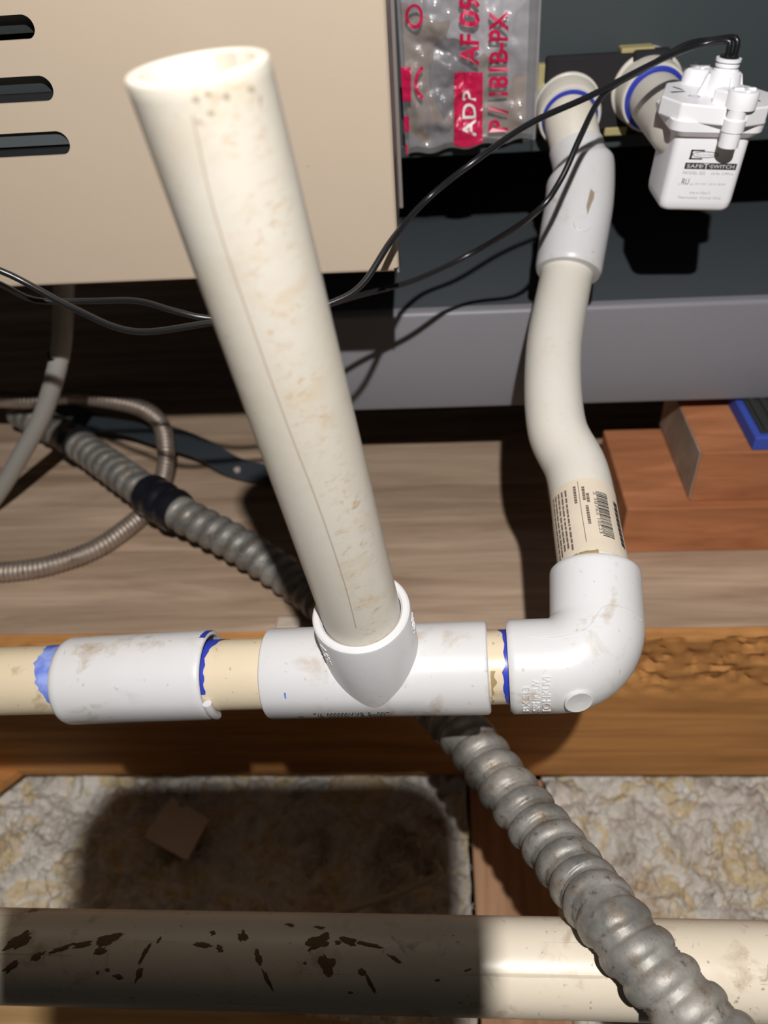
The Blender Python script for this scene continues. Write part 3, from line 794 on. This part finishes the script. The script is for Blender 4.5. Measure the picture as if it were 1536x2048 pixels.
LG = sweep(resample([LLp-d_*160, LRp+d_*160], 6), 16.7, 64); LBV = BVHTree.FromPolygons([v[:] for v in LG[0]], LG[1])
M_MUD = painted('dried_mud', (.17,.11,.06), .9, .35, 60)
def mud(px, py, a_, b_, rot, seed, lift=.22):
    n_ = 40; cs, sn = math.cos(math.radians(rot)), math.sin(math.radians(rot)); vs_ = []
    for ring in (0.0, .55, 1.0):
        for i in range(n_ if ring else 1):
            t = 2*math.pi*i/n_; q = V((math.cos(t)*1.6, math.sin(t)*1.6, seed))
            kk = ring*max(.25, 1+.6*noise.noise(q*.9)+.28*noise.noise(q*2.1)+.14*noise.noise(q*4.5))
            x, y = a_*kk*math.cos(t), b_*kk*math.sin(t); p, nn_ = hit(LBV, px+x*cs-y*sn, py+x*sn+y*cs)
            if p is None: return
            if nn_.dot(CAM-p) < 0: nn_ = -nn_
            vs_.append(p+nn_*(lift*(1-ring)+.05))
    fs = [(0, 1+i, 1+(i+1) % n_) for i in range(n_)]+[(1+i, 1+n_+i, 1+n_+(i+1) % n_, 1+(i+1) % n_) for i in range(n_)]
    obj('mud_splash', (vs_, fs), M_MUD, lp)
for i_, m_ in enumerate([(40, 1880, 34, 10, -30), (75, 1912, 16, 6, -35), (120, 1898, 26, 5, -20), (165, 1890, 24, 5, -16), (215, 1880, 30, 8, -18), (200, 1902, 14, 7, -20), (290, 1905, 22, 5, -60), (278, 1948, 13, 5, -70), (318, 1880, 9, 3, -50), (195, 1945, 4, 3, 0), (215, 1940, 5, 4, 0), (235, 1953, 12, 4, 10), (404, 1890, 17, 5, 8), (426, 1866, 6, 4, -40), (440, 1898, 8, 6, 60), (485, 1873, 11, 11, 70), (517, 1915, 16, 6, 72), (535, 1960, 24, 4, 62), (635, 1885, 26, 14, -25), (655, 1930, 14, 22, -20), (697, 1882, 16, 9, 20), (740, 1890, 24, 4, 12), (725, 1945, 8, 6, 40), (740, 1965, 22, 5, 62), (790, 1918, 18, 4, 30), (610, 1926, 3, 3, 0), (875, 1960, 5, 3, 0), (935, 1940, 9, 2, -20), (580, 1850, 10, 3, 10), (640, 1855, 12, 3, 10), (20, 1935, 18, 8, -40), (700, 1985, 5, 3, 0), (675, 1885, 6, 4, 0)]): mud(*m_, i_*2.3)

# ------------------------------------------------------------------ big flexible metal conduit
RC = 12.6
cp = [U(40, 825, z=24), U(100, 855, z=24), U(160, 890, z=26), U(325, 1006, z=30), U(480, 1092, z=22), U(600, 1172, z=15), U(700, 1252, z=24), U(800, 1345, z=40), U(915, 1452, d=366), U(1000, 1560, d=340), U(1085, 1665, d=318), U(1175, 1780, d=289.5), U(1215, 1830, d=275.5), U(1262, 1890, d=267.5), U(1330, 1968, d=259), U(1420, 2065, d=250), U(1530, 2180, d=240)]
cpath = resample(catmull(cp, 3), .6)
PITCHC = 10.6
def ribs(s, th):
    ph = ((s/PITCHC + (th/(2*math.pi))) % 1.0)
    # round crown, narrow groove with a small lip
    c = (math.sin(math.pi*min(1, ph/.72))**.48)*(.84+.16*ph/.72) if ph < .72 else 0
    lip = math.exp(-((ph-.80)/.035)**2)+.8*math.exp(-((ph-.91)/.035)**2)
    return RC-1.9+2.1*c+.5*lip+.12*noise.noise(V((s*.35, th*2.2, 3)))
cg = sweep(cpath, ribs, 30)
cf = empty('flexible_conduit', U(325, 1006, z=0), 'large grey ribbed metal conduit running under the tee and over the muddy pipe', 'conduit')
obj('ribbed_tube', cg, M_GALV, cf, sharp=80)
CF = frames(cpath)
def near(px, py):
    def dist(f):
        v = f[0]-CAM; k = v.dot(FW); return (768+FPX*v.dot(RT)/k-px)**2+(1024+FPX*v.dot(DN)/k-py)**2
    return min(range(len(CF)), key=lambda i: dist(CF[i]))
i0 = near(325, 1006)
seg = [f[0] for f in CF[i0-28:i0+29:2]]
def sleeve(s, th): return 14.6+.5*math.sin(s*.5)+(-1.5 if s < 1.2 or s > 40 else 0)-1.3*math.exp(-((s-21)/1.8)**2)
obj('black_sleeve', sweep(resample(seg, 1.5), sleeve, 30), M_RUBBER, cf)
i0 = near(155, 886)
obj('black_sleeve', sweep([f[0] for f in CF[i0-8:i0+9:2]], 14.4, 30), M_RUBBER, cf)

# thin armoured cable looping on the deck
ac = [U(-90, 800, z=54), U(-20, 797, z=54), U(60, 800, z=54), U(130, 792, z=55), U(215, 800, z=50), U(285, 818, z=42), U(322, 850, z=33), U(332, 905, z=23), U(325, 960, z=12), U(300, 1012, z=8.5), U(258, 1052, z=8), U(190, 1098, z=8), U(100, 1130, z=8), U(20, 1143, z=8), U(-80, 1148, z=8)]
apath = resample(catmull(ac, 2), .7)
tag(obj('armoured_cable', sweep(apath, lambda s, th: 6.4+.55*math.sin(2*math.pi*(s/3.1+th/(2*math.pi))), 20), M_ARMOR, sharp=80), 'thin bronze coloured armoured cable looping round the ribbed conduit at the left', 'cable')
# milky hose hanging from the beige cabinet
hp = [U(132, 515, y=432), U(127, 600, y=428), U(124, 680, y=422), U(112, 745, y=420), U(85, 830, y=424), U(45, 905, y=428), U(0, 980, y=430), U(-60, 1060, y=428)]
ho = empty('drain_hose', U(45, 905, y=428), 'milky clear plastic hose hanging below the beige cabinet at the left', 'hose')
obj('hose_tube', sweep(resample(catmull(hp, 3), 3), 6.0, 24), M_HOSE, ho)
pp = U(118, 718, y=421)
obj('hose_clamp', sweep([pp+V((1.0, 0, 3.6)), pp+V((.6, 0, 2)), pp, pp-V((.6, 0, 1.6))], 6.5, 24), M_RUBBER, ho)
# flat rubber strap on the deck
spth = resample(catmull([U(95, 800, z=12), U(170, 842, z=16), U(290, 862, z=16), U(400, 897, z=12), U(470, 935, z=6), U(545, 950, z=5), U(640, 955, z=4)], 3), 3)
def strap():
    fr = frames(spth, V((0, 0, 1))); vs_ = []
    for (p, t, a, b, s) in fr:
        for (u, v) in ((-12, 0), (-11.5, 1.6), (11.5, 1.6), (12, 0), (11.5, -1.6), (-11.5, -1.6)): vs_.append(p+b*u*(.9+.1*math.sin(s*.05))+a*(v+.9*math.sin(s*.08)*(u/12)))
    n = len(fr); fs = [(i*6+k, i*6+(k+1) % 6, (i+1)*6+(k+1) % 6, (i+1)*6+k) for i in range(n-1) for k in range(6)]
    return vs_, fs+[tuple(range(5, -1, -1)), tuple((n-1)*6+k for k in range(6))]
st = empty('rubber_strap', U(400, 897, z=3), 'flat dark slate strap lying on the plywood behind the ribbed conduit', 'strap')
obj('strap_band', strap(), M_STRAP, st, sharp=50)
rv = U(474, 938, z=8.5)
obj('rivet', lathe(rv-V((0,0,3)), rv+V((0,0,3)), [(0, 2.6), (3.4, 2.6), (4.0, 1.8), (4.2, .01)], 16), mk('pale_rivet', (.5,.42,.36), .5)[0], st)
cap_ = U(575, 1250, z=4)
def nub():
    g = box(cap_.x-7, cap_.x+8, cap_.y-5, cap_.y+5, .2, 7, 1.5)
    return ([V(v)+V((0, 0, 1.5*noise.noise(V(v)*.2))) for v in g[0]], g[1])
tag(obj('plastic_scrap', nub(), M_CARD, smooth=False), 'tiny white plastic scrap on the plywood just behind the tee', 'scrap')

# ------------------------------------------------------------------ foam gasket round the outlets
fg = empty('foam_gasket', (90, WALL_Y, 222), 'black foam pad with yellowed edges on the dark cabinet around the pipe outlet', 'foam pad')
fx0, fx1 = U(1088, 190, y=WALL_Y-9).x, U(1262, 190, y=WALL_Y-9).x
fz0, fz1 = U(1170, 262, y=WALL_Y-9).z, U(1170, 110, y=WALL_Y-9).z
obj('foam_sheet', box(fx0, fx1, WALL_Y-10, WALL_Y-4, fz0, fz1, 1.5), M_FOAM, fg, smooth=False)
obj('foam_backing', box(fx0-3.4, fx0+20, WALL_Y-6, WALL_Y-.1, fz0+5, fz1-4, .8), M_YFOAM, fg, smooth=False)
bx0 = U(1240, 107, y=WALL_Y-6).x
obj('foam_backing', box(bx0, bx0+17, WALL_Y-9, WALL_Y-.1, fz1-8, fz1+2, .8), M_YFOAM, fg, smooth=False)
bx0 = U(1208, 258, y=WALL_Y-8).x
obj('foam_backing', box(bx0, fx1, WALL_Y-10.5, WALL_Y-.1, fz0-3, fz0+1.5, .8), M_YFOAM, fg, smooth=False)
obj('foam_sheet', box(fx1-2, fx1+18, WALL_Y-14, WALL_Y-4, fz1-20, fz1+1, 2), M_FOAM, fg, smooth=False)

# ------------------------------------------------------------------ white float switch
ys = 380.0
sTL, sTR, sBR, sBL = U(1357, 263, y=ys), U(1504, 277, y=ys), U(1461, 425, y=ys), U(1318, 421, y=ys)
SO = (sBL+sBR)/2; STOP = (sTL+sTR)/2
ez = (STOP-SO).normalized(); ex = ((sBR-sBL)+(sTR-sTL)); ex = (ex-ez*ex.dot(ez)).normalized(); ey = ez.cross(ex)
SW = ((sBR-sBL).length+(sTR-sTL).length)/2; SH = (STOP-SO).length; SDp = 31.0
MS = Matrix((( ex.x, ey.x, ez.x, SO.x), (ex.y, ey.y, ez.y, SO.y), (ex.z, ey.z, ez.z, SO.z), (0, 0, 0, 1)))
sw = empty('float_switch', SO+ey*SDp/2, 'white plastic overflow float switch box with printed front and two black wires', 'switch')
def rrect(w_, h_, r, n=6):
    out = []
    for (cx, cy, a0_) in ((w_/2-r, h_/2-r, 0), (-w_/2+r, h_/2-r, 90), (-w_/2+r, -h_/2+r, 180), (w_/2-r, -h_/2+r, 270)):
        for k in range(n+1):
            a = math.radians(a0_+90*k/n); out.append((cx+r*math.cos(a), cy+r*math.sin(a)))
    return out
def loft(rings, cy):
    n = len(rings[0][0]); vs_ = []
    for pts_, z in rings:
        vs_ += [MS @ V((x, y+cy, z)) for x, y in pts_]
    fs = [(i*n+k, i*n+(k+1) % n, (i+1)*n+(k+1) % n, (i+1)*n+k) for i in range(len(rings)-1) for k in range(n)]
    return vs_, fs+[tuple(range(n-1, -1, -1)), tuple((len(rings)-1)*n+k for k in range(n))]
cy = SDp/2
obj('housing', loft([(rrect(SW-5, SDp-5, 3), -.2), (rrect(SW-2.2, SDp-2.2, 4), .4), (rrect(SW-.6, SDp-.6, 4), 2), (rrect(SW, SDp, 4), 5), (rrect(SW, SDp, 4), SH+1)], cy), M_SWITCH, sw, sharp=50)
obj('skirt', loft([(rrect(SW+3, SDp+3, 5), SH-.5), (rrect(SW+7.5, SDp+7.5, 6), SH+2), (rrect(SW+8, SDp+8, 6), SH+6)], cy), M_SWITCH, sw, sharp=35)
RZ = Matrix.Rotation(math.radians(-18), 4, 'Z')
def lidM(z): return MS @ Matrix.Translation((1.0, cy, z)) @ RZ
a, b, c = SW/2+6.0, SDp/2+6.5, 9.5
octo = [(-a+c, -b), (5.6, -b), (6.2, -b+3.5), (13.0, -b+3.5), (13.4, -b+.6), (a-c+1.5, -b+1.5), (a, -b+c), (a, b-c), (a-c, b), (-a+c, b), (-a, b-c), (-a, -b+c)]
lid = obj('lid', prism(octo, 0, 7.5, lidM(SH+5.5), .7), M_SWITCH, sw, smooth=False)
LT = SH+13.0
def cyl(cx, cy_, z0, prof, n=28):
    Ml = lidM(0); A_ = Ml @ V((cx, cy_, z0)); B_ = Ml @ V((cx, cy_, z0+10)); return lathe(A_, B_, prof, n)
fx, fy = 10.5, -b+4.0; bxx, byy = -10.0, b-3.5
for (qx, qy) in ((fx, fy), (bxx, byy)):
    k = obj('screw_knob', cyl(qx, qy, LT-.5, [(0, 6.6), (6.0, 6.6), (6.7, 6.2), (7, 5.4), (7, .01)], 32), M_SWITCH, sw, sharp=35)
    g = []
    for rot in (20, 110):
        Mb = lidM(0) @ Matrix.Translation((qx, qy, LT+6.4)) @ Matrix.Rotation(math.radians(rot), 4, 'Z'); g.append(xf(box(-4.6, 4.6, -.8, .8, 0, 1.0), Mb))
    obj('cross_rib', join(*g), M_SWITCH, k, smooth=False)
obj('knob_bridge', prism([(fx-12, fy+1), (fx-3, fy-4), (fx-1, fy+6), (fx-9, fy+7)], 0, 6, lidM(LT-.3), .8), M_SWITCH, sw, smooth=False)
obj('screw_post', cyl(fx-.5, fy-3.0, SH-3.0, [(0, .01), (0, 3.6), (.5, 4.2), (6.5, 4.2), (6.9, 4.7), (11.5, 4.7), (12, 3.8), (16, 3.8)], 28), M_SWITCH, sw, sharp=35)
obj('neck', cyl(1.5, 1.5, LT-.4, [(s_*.76, r_) for s_, r_ in [(0, 8.6), (1.2, 8.0), (11, 7.0), (12, 6.8), (12.6, 5.6), (13.6, 5.2), (13.8, 4.5), (14.8, 4.5), (15, 5.1), (16.2, 5.1), (16.4, 4.5), (17.4, 4.5), (17.6, 5.4), (19.2, 5.4), (19.4, 4.9), (19.4, 4.2), (18.4, 4.2), (18.4, .01)]], 40), M_SWITCH, sw, sharp=30)
for rot in (25, 115, 205, 295):
    Mb = lidM(0) @ Matrix.Translation((1.5, 1.5, LT-.3)) @ Matrix.Rotation(math.radians(rot), 4, 'Z')
    obj('neck_fin', xf(([V((6, -.6, 0)), V((10.6, -.6, 0)), V((7.8, -.6, 8.2)), V((6, -.6, 8.6)), V((6, .6, 0)), V((10.6, .6, 0)), V((7.8, .6, 8.2)), V((6, .6, 8.6))], [(0,1,2,3),(7,6,5,4),(0,4,5,1),(1,5,6,2),(2,6,7,3),(3,7,4,0)]), Mb), M_SWITCH, sw, smooth=False)
obj('wire_seal', cyl(1.5, 1.5, LT+13.2, [(0, 4.1), (1.8, 4.1), (2.1, 3.5), (2.1, .01)], 24), M_WIRE, sw)
slm = []
for (qx, qy, wx, wy, rot) in ((-16.5, -3, 7, 1.6, 35), (-17, 3.5, 6, 1.2, -40), (15, 6, 8, 1.8, -60), (16.5, -5.5, 4.5, 2, 10)):
    Mb = lidM(0) @ Matrix.Translation((qx, qy, LT-.05)) @ Matrix.Rotation(math.radians(rot), 4, 'Z'); slm.append(xf(box(-wx/2, wx/2, -wy/2, wy/2, 0, .12), Mb))
for i_, s_ in enumerate(slm): obj('lid_slot', s_, M_INK, sw, smooth=False)
Mb = lidM(LT+.04) @ Matrix.Translation((-9, -8, 0)) @ Matrix.Rotation(math.radians(-10), 4, 'Z')
ringv = grid(lambda a_, b_: Mb @ V(((2.6-.6*b_)*math.cos(2*math.pi*a_), (1.9-.5*b_)*math.sin(2*math.pi*a_), 0)), 24, 1)[:2]
obj('lid_mark', ringv, M_INKG, sw, smooth=False)
# printing on the front face (u to the right, v up, mm from the lower left corner of the front)
def fp(u, v, o=.06): return MS @ V((-SW/2+u, -o, v))
k = SH/38.0
ink, grey, wht = [], [], []
W = SW
ink.append(rect_on(fp, W*.20, W*.90, 21.5*k, 24.6*k))
g = text_on('SAFE', lambda u, v: fp(W*.23+u, 22.2*k+v, .12), W*.21, 1.7*k); wht.append(g)
wht.append(text_on('T', lambda u, v: fp(W*.452+u, 21.7*k+v, .12), W*.075, 2.6*k))
wht.append(text_on('SWITCH', lambda u, v: fp(W*.55+u, 22.2*k+v, .12), W*.32, 1.7*k))
wht.append(rect_on(lambda u, v: fp(u, v, .12), W*.435, W*.455, 22.8*k, 23.2*k)); wht.append(rect_on(lambda u, v: fp(u, v, .12), W*.53, W*.545, 22.8*k, 23.2*k))
# logo: open box with a lettered oval
ink.append(rect_on(fp, W*.24, W*.42, 30.2*k, 30.9*k)); ink.append(rect_on(fp, W*.23, W*.41, 26.2*k, 26.9*k)); ink.append(rect_on(fp, W*.235, W*.265, 26.2*k, 30.9*k))
cu, cv = W*.44, 28.6*k
ink.append(grid(lambda a_, b_: fp(cu+(W*.175-.35*b_)*math.cos(2*math.pi*a_), cv+(1.55*k-.28*b_)*math.sin(2*math.pi*a_)), 36, 1)[:2])
grey.append(text_on('RectorSeal', lambda u, v: fp(cu-W*.12+u, cv-.5*k+v), W*.24, 1.0*k))
grey.append(text_on('MODEL SS2', lambda u, v: fp(W*.20+u, 18.9*k+v), W*.30, 1.45*k))
grey.append(text_on('US Pat. 2,999,xx', lambda u, v: fp(W*.58+u, 19.0*k+v), W*.31, 1.1*k))
ink.append(text_on('RU', lambda u, v: fp(W*.215+u, 13.8*k+v), W*.095, 3.0*k))
grey.append(text_on('c', lambda u, v: fp(W*.17+u, 13.6*k+v), W*.025, 1.0*k)); grey.append(text_on('us', lambda u, v: fp(W*.33+u, 13.7*k+v), W*.045, 1.0*k))
grey.append(text_on('24 V AC 1.25 A  60 Hz', lambda u, v: fp(W*.40+u, 13.8*k+v), W*.42, .95*k))
grey.append(text_on('Use in Class 2', lambda u, v: fp(W*.36+u, 9.2*k+v), W*.28, 1.15*k))
grey.append(text_on('Thermostat  Circuit Only', lambda u, v: fp(W*.21+u, 6.6*k+v), W*.60, 1.2*k))
fr_ = obj('front_print', join(*ink), M_INK, sw, smooth=False); obj('small_print', join(*grey), M_INKG, fr_, smooth=False); obj('white_lettering', join(*wht), M_WHITEINK, fr_, smooth=False)
# spigot: from the cabinet wall to the back of the switch
o1 = U(1288, 172, y=WALL_Y-4); pz = o1.z
o1 = V((o1.x, WALL_Y, pz)); back = MS @ V((-5, SDp+1, 0)); o2 = V((o1.x+3, ys+SDp-6, pz-3))
obj('wall_collar', lathe(o1, o2, [(-1, 18.6), (10, 18.6), (10.8, 17.8), (11.2, 17.2), (24, 16.9), (25.5, 16.6), (26, 16.2), (26, 15.2), (24.5, 13.8)], 48), M_RISER, sw, sharp=30)
obj('blue_primer', lathe(o1, o2, [(25.5, 15.6), (26.8, 15.3), (27.6, 14.2), (28.6, 13.6)], 48), M_BLUE, sw)
obj('spigot', sweep(resample([o1+(o2-o1)*.2, o2, o2-V((-6, 14, 3))], 2), RP, 36), M_RISER, sw)

# ------------------------------------------------------------------ two black wires
nk = lidM(0) @ V((1.5, 1.5, LT+14.5)); kd = lidM(0).to_3x3() @ V((0, 0, 1))
def dpt(p): return (p-CAM).dot(FW)
dn = dpt(nk)
wa = [nk+V((-1.6, 0, -2)), nk+kd*6+V((-1.6, 0, 0)), U(1408, 88, d=dn+1), U(1355, 105, d=dn), U(1290, 135, d=dn-2), U(1180, 192, d=dn-6), U(1060, 247, d=dn-14), U(950, 322, d=dn-22), U(855, 398, d=333), U(785, 478, d=323), U(725, 568, d=320), U(665, 605, d=318), U(560, 635, d=316), U(430, 645, d=315), U(270, 663, d=318), U(150, 618, d=320), U(60, 570, d=318), U(0, 541, d=314), U(-120, 500, d=308)]
wb = [nk+V((1.6, 0, -2)), nk+kd*7+V((1.4, 0, 0)), U(1424, 80, d=dn+2), U(1370, 90, d=dn+1), U(1290, 137, d=dn+2.5), U(1230, 170, d=dn-1), U(1195, 205, d=dn-3), U(1160, 275, d=dn-6), U(1120, 362, d=dn-4), U(1068, 428, d=dn), U(950, 503, d=378), U(830, 560, d=372), U(720, 590, d=362), U(580, 628, d=345), U(430, 637, d=335), U(350, 622, d=333), U(275, 602, d=335), U(180, 602, d=338), U(70, 600, d=336), U(0, 568, d=328), U(-120, 520, d=312)]
tag(obj('wire', sweep(resample(catmull(wa, 3), 2), 1.35, 12), M_WIRE), 'black wire sagging straight across in front of the beige cabinet corner', 'wire', 'switch wires')
tag(obj('wire', sweep(resample(catmull(wb, 3), 2), 1.3, 12), M_WIRE), 'black wire drooping down over the upper white elbow', 'wire', 'switch wires')

# ------------------------------------------------------------------ clear parts bag with crimson print
BY = WALL_Y-18
bTL, bTR, bBR, bBL = U(786, -120, y=BY), U(1086, -120, y=BY), U(1069, 274, y=BY), U(812, 308, y=BY)
bg = empty('parts_bag', (bBL+bBR)/2, 'clear crumpled plastic parts bag with crimson lettering hanging on the dark cabinet', 'bag')
def crumple(x, z, amp=1.0):
    p = V((x*.045, z*.045, 2)); d_ = noise.voronoi(V((x*.042+.3*noise.noise(V((x*.08, z*.08, 0))), z*.042, 6)))[0]
    left = max(0, min(1, (60-x)/45))
    q = 4.0*noise.fractal(p, 1, 2, 3) + (6.0*(d_[1]-d_[0])+.7*noise.fractal(V((x*.2, z*.2, 8)), .9, 2, 3))*(.35+.75*left)
    return -q*amp
def bagpt(a, b, off=0, amp=1.0):
    p = bTL.lerp(bTR, a).lerp(bBL.lerp(bBR, a), b); e = max(0, min(1, min(a, 1-a, 1-b)*9))
    return V((p.x+(1-b)*0, BY+off+crumple(p.x, p.z, amp)*(.25+.75*e), p.z+.9*math.sin(a*23)*(b > .97)))
fr_sheet = obj('front_film', grid(lambda a, b: bagpt(a, b, -2), 90, 120)[:2], M_BAG, bg, sharp=50)
obj('back_film', grid(lambda a, b: bagpt(a, b, 7, .35), 50, 60)[:2], M_BAG, bg, sharp=50)
obj('inner_insert', grid(lambda a, b: bagpt(.03+.90*a, .985*b, 3.2, .8), 70, 90)[:2], M_INSERT, bg, sharp=50)
obj('sealed_edge', sweep(resample([bagpt(.998, b/30, 0) for b in range(31)], 2), .8, 8), M_BAG, bg)
def bpx(px, py, o=.5):
    p = U(px, py, y=BY)
    # nearest parameters on the sheet
    b = (bTL.z-p.z)/((bTL.z-bBL.z)*.5+(bTR.z-bBR.z)*.5); L0 = bTL.lerp(bBL, b); R0_ = bTR.lerp(bBR, b); a = (p.x-L0.x)/(R0_.x-L0.x)
    return bagpt(min(.999, max(.001, a)), min(.999, max(.001, b)), -2-o)
reds = [grid(lambda a, b: bpx(908+57*a, 280-147*b), 12, 26)[:2]]
def vtext(s, xr, h, y0, y1): return text_on(s, lambda u, v: bpx(xr-v, y0-u), y0-y1, h, .028)
reds.append(vtext('AF', 956, 36, 118, 56)); reds.append(vtext('09', 957, 38, 42, -22)); reds.append(vtext('P / 181B-PX', 1014, 36, 258, 8))
for (x0_, y0_, x1_, y1_) in ((800, 120, 822, 185), (806, 215, 818, 245), (803, 270, 815, 296)):
    reds.append(grid(lambda a, b: bpx(x0_+(x1_-x0_)*a, y0_+(y1_-y0_)*b), 6, 10)[:2])
reds.append(grid(lambda a, b: bpx(852+(24-7*b)*math.cos(math.pi*(.6+.8*a)), 150+(34-8*b)*math.sin(math.pi*(.6+.8*a))), 24, 2)[:2])
reds.append(grid(lambda a, b: bpx(828+(18-6*b)*math.cos(2*math.pi*a), 22+(24-6*b)*math.sin(2*math.pi*a)), 24, 2)[:2])
obj('crimson_print', join(*reds), M_RED, fr_sheet, smooth=False)
obj('white_lettering', text_on('ADP', lambda u, v: bpx(951-v, 262-u, .9), 92, 26, .012), M_WHITEINK, fr_sheet, smooth=False)

# ------------------------------------------------------------------ the phone that takes the picture (its lens is the camera); it shades the near bay
def cpt(x, y, z): return CAM + RT*x + DN*y + FW*z
ph = empty('smartphone', cpt(20, 60, -7), 'dark smartphone held above the pipes', 'phone')
PM = Matrix(((RT.x, DN.x, FW.x, CAM.x), (RT.y, DN.y, FW.y, CAM.y), (RT.z, DN.z, FW.z, CAM.z), (0, 0, 0, 1)))
PX0, PX1, PY0, PY1 = -61, 22.4, -41, 126
sh = [(x+(PX0+PX1)/2, y+(PY0+PY1)/2) for x, y in rrect(PX1-PX0, PY1-PY0, 12, 8)]
obj('phone_case', prism(sh, -11, -2.5, PM, 1.0), mk('phone_black', (.03,.03,.035), .4)[0], ph, smooth=False)
sh = [(x+(PX0+PX1)/2, y+(PY0+PY1)/2) for x, y in rrect(PX1-PX0-6, PY1-PY0-6, 9, 8)]
obj('phone_screen', prism(sh, -11.6, -10.9, PM), mk('phone_glass', (.01,.01,.012), .1)[0], ph, smooth=False)
